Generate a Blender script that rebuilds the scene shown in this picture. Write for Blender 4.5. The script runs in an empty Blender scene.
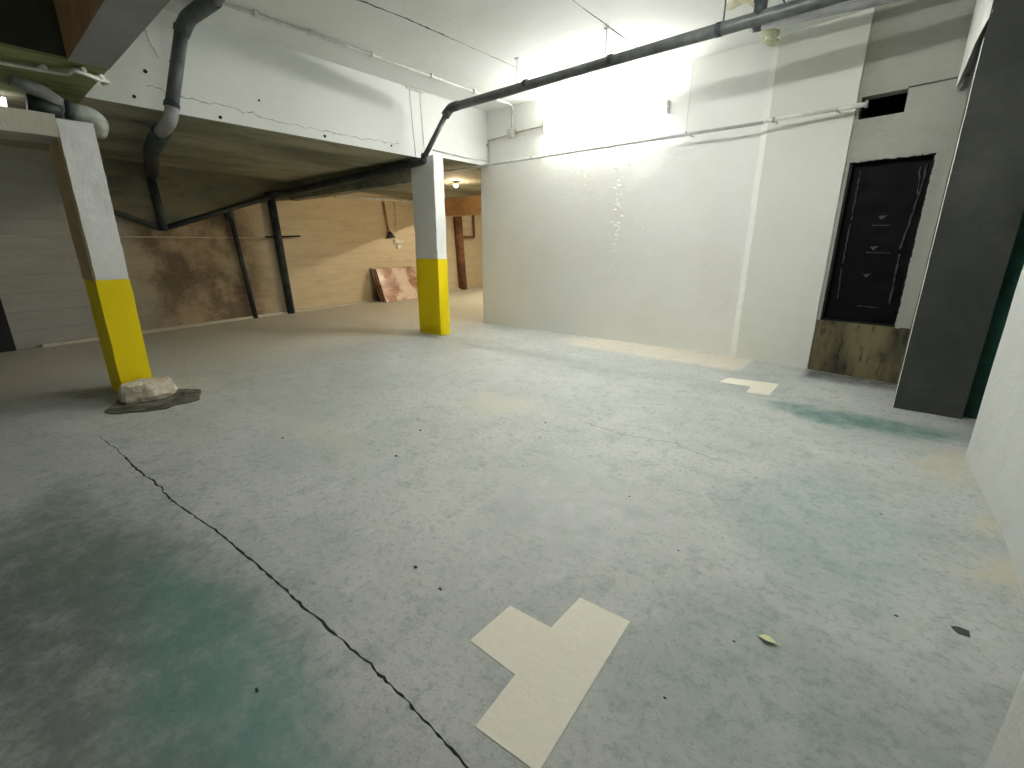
import bpy, bmesh, math, random
from mathutils import Vector, noise
random.seed(7)
S = 0.78            # metres per layout unit
H = 1.35            # camera height in layout units
sc = bpy.context.scene
col = sc.collection

# ------------------------------------------------------------------ nodes
class NT:
    def __init__(s, name):
        m = bpy.data.materials.new(name); m.use_nodes = True
        s.m = m; s.t = m.node_tree; s.t.nodes.clear()
        s.out = s.n('ShaderNodeOutputMaterial')
        s.b = s.n('ShaderNodeBsdfPrincipled')
        s.l(s.b.outputs[0], s.out.inputs[0])
        g = s.n('ShaderNodeNewGeometry'); v = s.n('ShaderNodeVectorMath'); v.operation = 'SCALE'
        s.l(g.outputs['Position'], v.inputs[0]); v.inputs['Scale'].default_value = 1/S
        s.pos = v.outputs[0]; s.nrm = g.outputs['Normal']
    def n(s, t): return s.t.nodes.new(t)
    def l(s, a, b): s.t.links.new(a, b)
    def setin(s, sock, v):
        if isinstance(v, bpy.types.NodeSocket): s.l(v, sock)
        else: sock.default_value = v
    def math(s, op, a, b=0.0, clamp=False):
        n = s.n('ShaderNodeMath'); n.operation = op; n.use_clamp = clamp
        s.setin(n.inputs[0], a); s.setin(n.inputs[1], b); return n.outputs[0]
    def stretch(s, vec, k):
        n = s.n('ShaderNodeVectorMath'); n.operation = 'MULTIPLY'
        s.l(vec, n.inputs[0]); n.inputs[1].default_value = k; return n.outputs[0]
    def noise(s, scale, detail=5, rough=.6, vec=None, dist=0.):
        n = s.n('ShaderNodeTexNoise'); s.l(vec or s.pos, n.inputs['Vector'])
        n.inputs['Scale'].default_value = scale; n.inputs['Detail'].default_value = detail
        n.inputs['Roughness'].default_value = rough; n.inputs['Distortion'].default_value = dist
        return n.outputs[0]
    def rng(s, v, a, b, c=0., d=1.):
        n = s.n('ShaderNodeMapRange'); n.interpolation_type = 'SMOOTHSTEP'
        s.setin(n.inputs[0], v)
        for i, x in enumerate((a, b, c, d)): n.inputs[i+1].default_value = x
        return n.outputs[0]
    def mix(s, f, a, b, mode='MIX'):
        n = s.n('ShaderNodeMix'); n.data_type = 'RGBA'; n.blend_type = mode
        s.setin(n.inputs[0], f)
        for sock, v in ((n.inputs[6], a), (n.inputs[7], b)):
            if isinstance(v, tuple): v = (*v, 1) if len(v) == 3 else v
            s.setin(sock, v)
        return n.outputs[2]
    def xyz(s, vec=None):
        n = s.n('ShaderNodeSeparateXYZ'); s.l(vec or s.pos, n.inputs[0]); return n.outputs
    def bump(s, h, strength=.3, dist=.01):
        n = s.n('ShaderNodeBump'); n.inputs['Strength'].default_value = strength
        n.inputs['Distance'].default_value = dist
        s.l(h, n.inputs['Height']); s.l(n.outputs[0], s.b.inputs['Normal'])
    def fin(s, color, rough=.85, metal=0., spec=.3):
        s.setin(s.b.inputs['Base Color'], (*color, 1) if isinstance(color, tuple) else color)
        s.setin(s.b.inputs['Roughness'], rough)
        s.b.inputs['Metallic'].default_value = metal
        s.b.inputs['Specular IOR Level'].default_value = spec
        return s.m

def simple(name, c, rough=.6, metal=0., var=.15, sc_=6., spec=.3, bump=.15):
    t = NT(name); f = t.noise(sc_, 5)
    d = tuple(x*(1-var*2) for x in c); h = tuple(min(1, x*(1+var)) for x in c)
    t.bump(t.noise(sc_*12, 4), bump, .004)
    return t.fin(t.mix(t.rng(f, .3, .7), d, h), rough, metal, spec)

def painted(name, c, dirt, k=.25, bump=.5, marks=True):
    t = NT(name)
    a = t.noise(.9, 6, .65); b = t.noise(5, 6, .7); g = t.noise(38, 5, .7)
    cc = t.mix(t.math('MULTIPLY', t.rng(a, .42, .75), k), c, dirt)
    cc = t.mix(t.math('MULTIPLY', t.rng(b, .55, .8), k*.7), cc, dirt)
    if marks:
        s_ = t.noise(3.2, 8, .75, dist=1.4)
        cc = t.mix(t.math('MULTIPLY', t.rng(s_, .68, .73), .35), cc, tuple(x*.6 for x in dirt))
    h = t.math('ADD', t.math('MULTIPLY', g, .5), b)
    t.bump(h, bump, .012)
    return t.fin(cc, .72, 0, .25)

def concrete(name, lo, hi, st=(1, 1, 1), stain=(.05, .05, .04), sk=.6, bump=.5, rough=.9):
    t = NT(name); v = t.stretch(t.pos, st)
    a = t.noise(1.1, 7, .65, v); b = t.noise(6, 6, .7, v); g = t.noise(45, 4, .7)
    cc = t.mix(t.rng(a, .35, .65), lo, hi)
    cc = t.mix(t.math('MULTIPLY', t.rng(b, .5, .75), sk), cc, stain)
    t.bump(t.math('ADD', t.math('MULTIPLY', g, .4), b), bump, .015)
    return t.fin(cc, rough, 0, .2)

def m_floor():
    t = NT('floor_worn_paint')
    w = t.noise(2.2, 5, .65); w2 = t.noise(.8, 4, .6)
    x, y, z = t.xyz()
    xd = t.math('ADD', x, t.math('MULTIPLY', t.math('SUBTRACT', w, .5), 1.1))
    yd = t.math('ADD', y, t.math('MULTIPLY', t.math('SUBTRACT', w2, .5), 1.0))
    def ell(cx, cy, rx, ry, a=1.15, b=.45):
        dx = t.math('DIVIDE', t.math('SUBTRACT', xd, cx), rx)
        dy = t.math('DIVIDE', t.math('SUBTRACT', yd, cy), ry)
        d = t.math('SQRT', t.math('ADD', t.math('MULTIPLY', dx, dx), t.math('MULTIPLY', dy, dy)))
        return t.rng(d, b, a, 1., 0.)
    a = t.noise(1.3, 8, .7); b = t.noise(7, 8, .75); f = t.noise(28, 8, .78); st = t.noise(9, 6, .7, t.stretch(t.pos, (1., .35, 1)))
    c = t.mix(t.rng(a, .3, .7), (.405, .432, .408), (.535, .555, .53))
    c = t.mix(t.math('MULTIPLY', t.rng(b, .48, .66), .5), c, (.27, .30, .28))
    c = t.mix(t.math('MULTIPLY', t.rng(f, .50, .62), .42), c, (.24, .27, .25))
    f2 = t.noise(70, 4, .7); c = t.mix(t.math('MULTIPLY', t.rng(f2, .56, .66), .35), c, (.20, .22, .21))
    f3 = t.noise(17, 8, .8, dist=1.5); c = t.mix(t.math('MULTIPLY', t.rng(f3, .60, .70), .45), c, (.72, .74, .72))
    c = t.mix(t.math('MULTIPLY', t.rng(st, .58, .72), .28), c, (.70, .72, .71))
    # dark masks with shade painted in, then old teal paint left on the slab
    teal = (.10, .215, .19)
    def addm(c, mask, k, colr, breakup=True):
        m = t.math('MULTIPLY', mask, k)
        if breakup: m = t.math('MULTIPLY', m, t.rng(b, .25, .62, .45, 1.))
        return t.mix(m, c, colr)
    c = addm(c, t.math('MULTIPLY', t.rng(yd, .1, .9, 1, 0), t.rng(xd, -4.2, -2.2, .15, 1)), .85, (.125, .15, .135))  # dirty worn paint, darkened further for light falloff in the foreground
    c = addm(c, t.math('MULTIPLY', t.math('MULTIPLY', t.rng(yd, .0, .8, 1, 0), t.rng(xd, -2.4, -1.2, 1, 0)), t.rng(xd, -3.8, -2.4, 0, 1)), .6, (.07, .09, .08))  # left foreground: stain plus light falloff painted dark
    c = addm(c, t.math('MULTIPLY', t.math('MULTIPLY', t.rng(y, 5.62, 5.95, 0, 1), t.rng(x, -.80, -.68, 0, 1)), t.rng(x, .1, .2, 1, 0)), .9, (.05, .055, .05))  # shade strip before the niche, painted dark into the floor
    c = addm(c, ell(-1.7, .28, .85, .26, 1.35, .2), .75, teal)
    c = addm(c, ell(-1.15, .42, .5, .2), .55, (.13, .26, .24))
    c = addm(c, ell(-2.9, .1, .9, .3), .4, (.10, .15, .12))
    c = addm(c, ell(-.1, 4.55, .75, .28), .8, (.07, .20, .18))
    c = addm(c, ell(-.1, 2.6, .55, .75), .32, (.16, .33, .29))
    c = addm(c, ell(-.15, 1.3, .45, .6), .42, (.17, .25, .22))
    c = addm(c, ell(.35, 1.3, .4, .7), .4, (.15, .20, .18))
    c = addm(c, t.math('MULTIPLY', ell(-1.2, 1.9, .6, .6, 1.3, 0.), t.rng(t.noise(14, 8, .8), .46, .62)), .45, (.74, .75, .78))
    # cream paint spilled along the wall, sand by the right wall
    cr = t.math('MULTIPLY', t.rng(t.math('ADD', y, t.math('MULTIPLY', t.math('SUBTRACT', b, .5), .5)), 5.52, 5.66),
                t.math('MULTIPLY', t.rng(x, -1.38, -1.30, 1, 0), t.rng(xd, -4.3, -3.4, 0, 1)))
    c = t.mix(t.math('MULTIPLY', t.math('MULTIPLY', cr, t.rng(f3, .35, .55, .35, 1.)), .75), c, (.76, .69, .55))
    c = addm(c, ell(.58, 2.85, .13, .5), .7, (.55, .52, .38))
    c = addm(c, ell(.42, 4.0, .2, .35), .6, (.50, .46, .33))
    c = addm(c, ell(-2.6, 2.9, .5, .35), .4, (.60, .58, .44))
    c = addm(c, ell(-3.3, 1.5, .7, .3), .3, (.55, .55, .42))
    # warm rear-bay light painted into the floor as beige
    c = addm(c, t.rng(xd, -7.2, -5.6, 1, 0), .75, (.60, .56, .44))
    c = t.mix(t.math('MULTIPLY', t.rng(t.noise(3.5, 9, .8, dist=2.), .66, .70), .5), c, (.12, .13, .12))
    t.bump(t.math('ADD', t.math('MULTIPLY', f, .5), b), .35, .01)
    return t.fin(c, t.rng(a, .3, .7, .55, .8), 0, .35)

def m_backwall():
    t = NT('rear_wall_blockwork')
    x, y, z = t.xyz()
    v = t.stretch(t.pos, (.45, .45, 2.2))
    a = t.noise(1.0, 7, .65); b = t.noise(3., 7, .7, v); g = t.noise(30, 5, .7, v)
    n2 = t.noise(.55, 4, .6)
    yd = t.math('ADD', y, t.math('MULTIPLY', t.math('SUBTRACT', n2, .5), 1.6))
    c = t.mix(t.rng(yd, 1.0, 2.4), (.36, .37, .33), (.42, .34, .22))
    c = t.mix(t.rng(yd, 3.6, 4.6), c, (.62, .53, .37))
    c = t.mix(t.math('MULTIPLY', t.rng(b, .45, .75), .32), c, (.24, .18, .11))
    st = t.math('MULTIPLY', t.rng(yd, 1.6, 2.2), t.rng(yd, 3.4, 4.4, 1, 0))
    c = t.mix(t.math('MULTIPLY', t.math('MULTIPLY', st, t.rng(a, .40, .58)), .8), c, (.10, .07, .045))
    c = t.mix(t.math('MULTIPLY', t.rng(g, .5, .7), .3), c, (.62, .56, .42))
    # thin mortar courses
    course = t.math('FRACT', t.math('MULTIPLY', z, 4.0))
    m = t.math('ADD', t.rng(course, 0., .07, 1, 0), t.rng(course, .93, 1., 0, 1))
    c = t.mix(t.math('MULTIPLY', m, .12), c, (.14, .11, .08))
    t.bump(t.math('SUBTRACT', b, t.math('MULTIPLY', m, .3)), .5, .02)
    return t.fin(c, .9, 0, .2)

M = {}
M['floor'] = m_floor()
M['back'] = m_backwall()
M['white'] = painted('white_wall_paint', (.87, .88, .85), (.76, .74, .65), .4, .4)
M['white2'] = painted('white_ceiling_paint', (.78, .80, .77), (.60, .63, .58), .35, .35)
M['pil'] = painted('grey_white_paint', (.74, .76, .70), (.64, .64, .56), .4)
M['niche'] = painted('grey_plaster', (.40, .41, .36), (.27, .27, .19), .8, .9)
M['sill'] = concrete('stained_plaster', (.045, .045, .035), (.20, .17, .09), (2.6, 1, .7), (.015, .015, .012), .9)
M['rwall'] = painted('right_wall_paint', (.66, .68, .66), (.50, .52, .48), .5, .8)
M['pier'] = concrete('dark_grey_concrete', (.056, .060, .053), (.090, .094, .083), (1, 1, 1), (.06, .06, .055), .45, .6)
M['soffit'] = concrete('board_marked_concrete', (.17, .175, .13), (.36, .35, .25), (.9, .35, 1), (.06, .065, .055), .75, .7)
M['fascia'] = concrete('grey_unpainted_concrete', (.13, .14, .11), (.24, .22, .14), (.5, .5, 1.6), (.05, .055, .05), .7)  # darker unpainted grey of the rear panel
M['raw'] = concrete('brown_warm_concrete', (.34, .19, .085), (.50, .31, .15), (1, 1, 1), (.12, .09, .06), .5)
M['greyc'] = concrete('grey_beam_concrete', (.26, .27, .26), (.33, .34, .32), (1, 1, 1), (.18, .18, .17), .4)
M['olive'] = concrete('olive_concrete', (.10, .12, .06), (.26, .28, .12), (1, .3, 1), (.04, .05, .03), .6)  # olive tone of the top left downstand
M['dkc'] = concrete('shaded_dark_concrete', (.022, .028, .018), (.05, .055, .035), (1, 1, 1), (.01, .012, .01), .5)  # near-black tone is the painted shade of the unlit downstand face
M['yellow'] = painted('yellow_paint', (.90, .70, .004), (.72, .52, .01), .25, .5, False)
M['colwhite'] = painted('column_white_paint', (.80, .81, .79), (.60, .60, .54), .35, .4)
M['brownp'] = painted('brown_shaded_paint', (.50, .38, .20), (.35, .26, .13), .6, .6)  # shade on the left column's narrow side, painted as brown
M['pipe'] = simple('dark_grey_plastic', (.085, .095, .095), .42, var=.25, spec=.5)
M['pipe2'] = simple('blue_black_plastic', (.035, .048, .05), .5, var=.25)
M['pipeg'] = simple('mid_grey_plastic', (.30, .31, .31), .45, var=.1)
M['pipel'] = simple('pale_grey_plastic', (.42, .45, .42), .5, var=.15)
M['conduit'] = simple('white_conduit', (.70, .71, .66), .5, var=.12)
M['beige'] = simple('beige_conduit', (.62, .55, .42), .5, var=.1)
M['gcon'] = simple('grey_conduit', (.62, .63, .61), .4, var=.1)
M['metal'] = simple('galvanised_metal', (.45, .45, .43), .4, .6, .15)
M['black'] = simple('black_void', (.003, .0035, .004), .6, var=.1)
M['blackgl'] = simple('black_plastic_sheet', (.002, .003, .0033), .6, var=.2, spec=.12)
M['streak'] = simple('streak_grey', (.085, .09, .095), .6, var=.3, sc_=25)  # grey of the reflections drawn inside the hatch
M['green'] = simple('dark_green_paint', (.012, .075, .055), .55, var=.15)
M['foam'] = concrete('yellowed_foam', (.52, .52, .36), (.70, .70, .52), (3, 3, 3), (.30, .30, .18), .4, 1.)
M['stone'] = concrete('crumbled_cream_mortar', (.55, .47, .34), (.88, .82, .68), (4, 4, 4), (.17, .11, .07), .75, 1.)
M['dirt'] = concrete('dirt_crust', (.06, .06, .045), (.22, .21, .16), (5, 5, 5), (.05, .05, .04), .6, 1.)
M['mark'] = painted('marking_paint', (.80, .78, .66), (.62, .60, .50), .3, .25)
M['crack'] = simple('crack_shadow_gap', (.02, .022, .02), .95, var=.2)
M['fissure'] = simple('hairline_gap', (.28, .29, .27), .9, var=.2)
M['wood'] = None
t = NT('varnished_wood'); v = t.stretch(t.pos, (.6, .6, 5)); w = t.noise(2.5, 7, .65, v, 1.2); g = t.noise(1.3, 4)
cc = t.mix(t.rng(w, .35, .65), (.20, .075, .035), (.42, .20, .10)); cc = t.mix(t.math('MULTIPLY', t.rng(g, .45, .6), .75), cc, (.80, .68, .58))
M['wood'] = t.fin(cc, .28, 0, .5)
M['woodedge'] = simple('brown_board_edge', (.22, .10, .055), .6, var=.2)
M['kerb'] = painted('pale_mortar', (.58, .56, .46), (.36, .34, .26), .5, .8)
M['leaf'] = simple('dry_pale_leaf', (.62, .64, .36), .7, var=.15)
t = NT('tube_light'); e = t.n('ShaderNodeEmission'); e.inputs[0].default_value = (1, .985, .95, 1); e.inputs[1].default_value = 40.
t.l(e.outputs[0], t.out.inputs[0]); M['tube'] = t.m
t = NT('warm_bulb_light'); e = t.n('ShaderNodeEmission'); e.inputs[0].default_value = (1, .76, .48, 1); e.inputs[1].default_value = 560.
t.l(e.outputs[0], t.out.inputs[0]); M['bulb'] = t.m
t = NT('rear_tube_light'); e = t.n('ShaderNodeEmission'); e.inputs[0].default_value = (1, .88, .68, 1); e.inputs[1].default_value = 170.
t.l(e.outputs[0], t.out.inputs[0]); M['tube2'] = t.m

t = NT('dim_lamp_glass'); e = t.n('ShaderNodeEmission'); e.inputs[0].default_value = (1, .97, .9, 1); e.inputs[1].default_value = .9
t.l(e.outputs[0], t.out.inputs[0]); M['dim'] = t.m
t = NT('added_tube_light'); e = t.n('ShaderNodeEmission'); e.inputs[0].default_value = (1, .99, .95, 1); e.inputs[1].default_value = 33.
t.l(e.outputs[0], t.out.inputs[0]); M['tube3'] = t.m
# ------------------------------------------------------------------ objects
def thing(name, label, cat, o=(0, 0, 0), group=None):
    e = bpy.data.objects.new(name, None); col.objects.link(e)
    e.location = Vector(o)*S; e.empty_display_size = .1
    e['label'] = label; e['category'] = cat
    if group: e['group'] = group
    e['_o'] = tuple(o)
    return e
def tag(ob, label, cat, group=None):
    ob['label'] = label; ob['category'] = cat
    if group: ob['group'] = group
    return ob
def struct(ob, label=None):
    ob['kind'] = 'structure'
    if label: ob['label'] = label
    return ob

class MB:
    def __init__(s): s.v = []; s.f = []; s.mi = []; s.sm = []
    def add(s, vs, fs, mi=0, smooth=False):
        k = len(s.v); s.v += [Vector(p) for p in vs]
        for f in fs: s.f.append([k+i for i in f]); s.mi.append(mi); s.sm.append(smooth)
        return s
    def box(s, x0, x1, y0, y1, z0, z1, mi=0):
        return s.prism([(x0, y0), (x1, y0), (x1, y1), (x0, y1)], z0, z1, mi)
    def prism(s, fp, z0, z1, mi=0):
        n = len(fp)
        z1l = z1 if isinstance(z1, (list, tuple)) else [z1]*n
        z0l = z0 if isinstance(z0, (list, tuple)) else [z0]*n
        vs = [(p[0], p[1], z0l[i]) for i, p in enumerate(fp)] + [(p[0], p[1], z1l[i]) for i, p in enumerate(fp)]
        fs = [list(range(n-1, -1, -1)), list(range(n, 2*n))] + [[i, (i+1) % n, n+(i+1) % n, n+i] for i in range(n)]
        return s.add(vs, fs, mi)
    def tube(s, pts, r, seg=14, mi=0, caps=True, round_=0., flat=None):
        pts = [Vector(p) for p in pts]
        if round_ > 0 and len(pts) > 2:
            q = [pts[0]]
            for i in range(1, len(pts)-1):
                a, b, c = pts[i-1], pts[i], pts[i+1]
                d = min(round_, (a-b).length*.45, (c-b).length*.45)
                p0 = b+(a-b).normalized()*d; p1 = b+(c-b).normalized()*d
                for k in range(7):
                    u = k/6; q.append(p0*(1-u)**2 + b*2*u*(1-u) + p1*u*u)
            q.append(pts[-1]); pts = q
        rs = (list(r)+[r[-1]]*len(pts))[:len(pts)] if isinstance(r, (list, tuple)) else [r]*len(pts)
        t0 = (pts[1]-pts[0]).normalized(); up = Vector((0, 0, 1)) if abs(t0.z) < .9 else Vector((1, 0, 0))
        nrm = t0.cross(up).normalized(); vs = []
        for i, p in enumerate(pts):
            t = (pts[min(i+1, len(pts)-1)]-pts[max(i-1, 0)]).normalized()
            nrm = (nrm - t*nrm.dot(t)).normalized(); bn = t.cross(nrm)
            for k in range(seg):
                a = 2*math.pi*k/seg; vs.append(p+(nrm*math.cos(a)+bn*math.sin(a))*rs[i])
        fs = [[i*seg+k, i*seg+(k+1) % seg, (i+1)*seg+(k+1) % seg, (i+1)*seg+k] for i in range(len(pts)-1) for k in range(seg)]
        s.add(vs, fs, mi, True)
        if caps:
            k = len(s.v)-len(vs)
            s.f.append([k+i for i in range(seg-1, -1, -1)]); s.mi.append(mi); s.sm.append(False)
            k2 = k+(len(pts)-1)*seg
            s.f.append([k2+i for i in range(seg)]); s.mi.append(mi); s.sm.append(False)
        return s
    def build(s, name, mats, parent=None, o=None, rough=0., cut=.12, bevel=0., seed=0.):
        if parent is not None and '_o' in parent: o = tuple(parent['_o'])
        elif parent is not None and o is None: o = (0, 0, 0)
        if o is None: o = (0, 0, 0)
        O = Vector(o); me = bpy.data.meshes.new(name)
        bm = bmesh.new(); vs = [bm.verts.new(v) for v in s.v]
        for f, mi, sm in zip(s.f, s.mi, s.sm):
            try: ff = bm.faces.new([vs[i] for i in f])
            except ValueError: continue
            ff.material_index = mi; ff.smooth = sm
        bmesh.ops.recalc_face_normals(bm, faces=bm.faces)
        if bevel > 0:
            bmesh.ops.bevel(bm, geom=[e for e in bm.edges if e.calc_face_angle(0) > .5], offset=bevel, segments=2, affect='EDGES', profile=.5)
        if rough > 0:
            for _ in range(9):
                es = [e for e in bm.edges if e.calc_length() > cut]
                if not es: break
                bmesh.ops.subdivide_edges(bm, edges=es, cuts=1, use_grid_fill=True)
            bm.normal_update()
            for v in bm.verts:
                n = noise.noise_vector(v.co*5+Vector((seed, 3, 1)))*.6 + noise.noise_vector(v.co*17)*.5
                v.co += n*rough
        for v in bm.verts: v.co = (v.co-O)*S
        bm.to_mesh(me); bm.free()
        for m in (mats if isinstance(mats, (list, tuple)) else [mats]): me.materials.append(m)
        ob = bpy.data.objects.new(name, me); col.objects.link(ob)
        if parent is not None: ob.parent = parent
        else: ob.location = O*S
        return ob

CZ = 3.56   # main ceiling
SZ = 2.66   # underside of the low slab / big beam
BX = -5.95  # face of the big white beam

# ------------------------------------------------------------------ setting
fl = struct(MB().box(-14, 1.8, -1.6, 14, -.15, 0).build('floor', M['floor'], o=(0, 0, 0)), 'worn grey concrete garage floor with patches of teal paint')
ce = struct(MB().box(BX, 1.8, -1.6, 6.6, CZ, CZ+.2).build('ceiling', M['white2'], o=(0, 0, 0)), 'white painted ceiling slab over the parking bay')

# low slab behind the white beam: underside is raw concrete
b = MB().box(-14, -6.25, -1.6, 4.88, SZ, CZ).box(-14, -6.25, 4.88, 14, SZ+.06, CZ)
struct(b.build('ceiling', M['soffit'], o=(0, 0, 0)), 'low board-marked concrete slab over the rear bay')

# big wall with the light fixture
wf = struct(MB().box(-6.13, -.76, 6.34, 6.62, 0, CZ).build('wall_front', M['white'], o=(-3.8, 6.34, 0)), 'large white wall carrying the twin tube light')

# rear wall
def bwx(y): return -9.22-.245*y
b = MB().prism([(bwx(-1.6), -1.6), (bwx(-1.6)-.3, -1.6), (bwx(14)-.3, 14), (bwx(14), 14)], 0, SZ+.06)
struct(b.build('wall_left', M['back'], o=(-10, 5, 0)), 'brown stained block wall at the back of the garage')
struct(MB().box(-13, -5, 13.4, 13.7, 0, SZ+.06).build('wall_back', M['back'], o=(-9, 13.4, 0)))
b = MB()
pts = [(bwx(y)+.0, y) for y in (.55, 13.3)]
b.prism([(pts[0][0], pts[0][1]), (pts[1][0], pts[1][1]), (pts[1][0]+.10, pts[1][1]), (pts[0][0]+.10, pts[0][1])], 0, .045)
struct(b.build('baseboard_left', M['kerb'], o=(-10, 5, 0), rough=.008, cut=.3), 'pale mortar fillet along the foot of the rear wall')
# dark doorway at far left
d = MB().prism([(bwx(-.9)+.01, -.9), (bwx(.29)+.01, .29), (bwx(.29)-.05, .29), (bwx(-.9)-.05, -.9)], .0, 2.0)
struct(d.build('door_1', M['black'], o=(-9.2, -.3, 0)), 'black doorway in the rear wall at the left edge')

b = MB(); rr = random.Random(5)
def scar(x, z, s_):
    bx_ = bmesh.new(); bmesh.ops.create_icosphere(bx_, subdivisions=2, radius=s_)
    b.add([(v.co.x*rr.uniform(.9, 1.6)+x, v.co.y*.35+6.339, v.co.z*.7+z) for v in bx_.verts], [[v.index for v in f.verts] for f in bx_.faces], 0, True); bx_.free()
for k in range(60): scar(-3.42+rr.gauss(0, .05), rr.uniform(.95, 2.5), rr.uniform(.006, .018))
for k in range(60): scar(rr.uniform(-4.6, -1.9), 2.52+rr.gauss(0, .05), rr.uniform(.005, .014))
for k in range(50): scar(rr.uniform(-5.9, -1.8), rr.uniform(.3, 2.5), rr.uniform(.004, .010))
ps = b.build('plaster_scars', M['white'], wf, o=(-3.8, 6.34, 0)); ps.location = (0, 0, 0)
b = MB().prism([(-1.64, 6.338), (-1.566, 6.315), (-1.55, 6.345), (-1.64, 6.345)], 0, CZ)
pe = b.build('plaster_edge', M['white'], wf, o=(-3.8, 6.34, 0), rough=.008, cut=.05)
# niche wall with two openings
NA = (-.76, 6.225); NB = (.085, 6.09)
def nw(x): return NA[1]+(NB[1]-NA[1])*(x-NA[0])/(NB[0]-NA[0])
xs = [-.75, -.715, -.69, -.355, -.036, .30]; zs = [0, .58, 2.222, 2.60, 2.80, CZ]
b = MB()
def hole(i, j):
    return (1 <= i <= 3 and j == 1) or (2 <= i <= 2 and j == 3) or (i == 1 and j == 3)
for i in range(5):
    for j in range(5):
        if hole(i, j): continue
        x0, x1 = xs[i], xs[i+1]
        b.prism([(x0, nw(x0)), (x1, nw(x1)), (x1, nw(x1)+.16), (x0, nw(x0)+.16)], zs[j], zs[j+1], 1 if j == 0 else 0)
wn = struct(b.build('wall_niche', [M['niche'], M['sill']], o=(-.35, 6.15, 0)), 'grey plaster wall of the recess with a tall dark hatch')
# rough crumbled plaster round the hatch
b = MB()
for k in range(26):
    x = -.70+.66*k/25; r = random.uniform(.006, .02)
    b.prism([(x-.02, nw(x)-.006), (x+.02, nw(x)-.006), (x+.02, nw(x)+.02), (x-.02, nw(x)+.02)], 2.215-r, 2.24+r*.4)
for k in range(60):
    z = .59+1.63*k/59; r = random.uniform(.0, .03)
    b.prism([(-.045-r*.3, nw(-.04)-.006), (-.02+r, nw(-.02)-.006), (-.02+r, nw(-.02)+.02), (-.045-r*.3, nw(-.04)+.02)], z-.02, z+.02)
b.build('broken_plaster_edge', M['niche'], wn, o=(-.35, 6.15, 0), rough=.006, cut=.03).location = (0, 0, 0)
# small ledge line where the shuttering stopped
b = MB().prism([(-.36, nw(-.36)-.008), (.05, nw(.05)-.008), (.05, nw(.05)+.01), (-.36, nw(-.36)+.01)], 2.80, 2.812)
b.build('shuttering_line', M['pier'], wn, o=(-.35, 6.15, 0)).location = (0, 0, 0)

# shaft lining behind the openings
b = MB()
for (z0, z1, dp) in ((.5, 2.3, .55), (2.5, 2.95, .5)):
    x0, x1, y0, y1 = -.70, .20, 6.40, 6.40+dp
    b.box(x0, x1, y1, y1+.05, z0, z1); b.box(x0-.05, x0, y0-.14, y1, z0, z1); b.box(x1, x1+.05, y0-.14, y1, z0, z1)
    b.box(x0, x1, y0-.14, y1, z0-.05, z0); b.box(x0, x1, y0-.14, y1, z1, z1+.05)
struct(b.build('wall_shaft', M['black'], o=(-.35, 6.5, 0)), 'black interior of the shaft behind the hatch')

# right wall (its far end stops at the green door)
b = MB().prism([(.492, 4.17), (.575, 2.9), (.59, 1.305), (.9, 1.305), (.9, 4.17)], 0, CZ)
struct(b.build('wall_right', M['rwall'], o=(.6, 3, 0), rough=.006, cut=.25), 'rough white wall along the right side')
b = MB().prism([(.335, 1.30), (.335, -1.6), (.9, -1.6), (.9, 1.30)], 0, CZ)
tag(b.build('pilaster', M['rwall'], o=(.335, 1.3, 0), rough=.004, cut=.2), 'white projecting wall pilaster cut off by the lower right corner', 'pilaster')
# side passage with green door
MBd = MB().box(.50, 1.35, 5.20, 5.26, 0, 2.55, 0).box(.50, 1.35, 5.20, 5.5, 2.55, CZ, 1).box(1.35, 1.5, 4.0, 5.5, 0, CZ, 1)
struct(MBd.build('door_2', [M['green'], M['pier']], o=(.9, 5.2, 0)), 'dark green door behind the grey pier')
struct(MB().box(.9, 1.5, 4.0, 4.17, 0, CZ).build('wall_passage', M['rwall'], o=(1.2, 4.1, 0)))

# ------------------------------------------------------------------ concrete members
b = MB().prism([(-1.565, 6.30), (-.752, 6.205), (-.752, 6.335), (-1.565, 6.335)], 0, CZ)
tag(b.build('pilaster', M['pil'], o=(-1.15, 6.25, 0), rough=.005, cut=.2, seed=4), 'wide grey-white pilaster between the white wall and the dark hatch', 'pilaster')

pr = thing('concrete_pier', 'dark grey concrete pier right of the black hatch', 'pier', (.3, 5.5, 0))
MB().box(.072, .52, 5.12, 6.08, 0, CZ).build('pier_body', M['pier'], pr, rough=.004, cut=.2)
b = MB().prism([(.040, 5.14), (.078, 5.12), (.078, 6.08), (-.02, 6.08)], [2.82, 2.95, 2.9, 2.70], CZ)  # white wedge drawn for light on the pier's upper left side
b.build('lit_side_wedge', M['white'], pr, rough=.006, cut=.12)['label'] = 'white strip painted in for the lit upper side'
b = MB().prism([(.0695, 5.117), (.074, 5.114), (.078, 5.16), (.0695, 5.16)], 0, 2.80)  # white sliver drawn for light catching the pier's left side
b.build('lit_edge_strip', M['white'], pr, rough=.003, cut=.05)['label'] = 'thin white strip painted in for the lit side'

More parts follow.
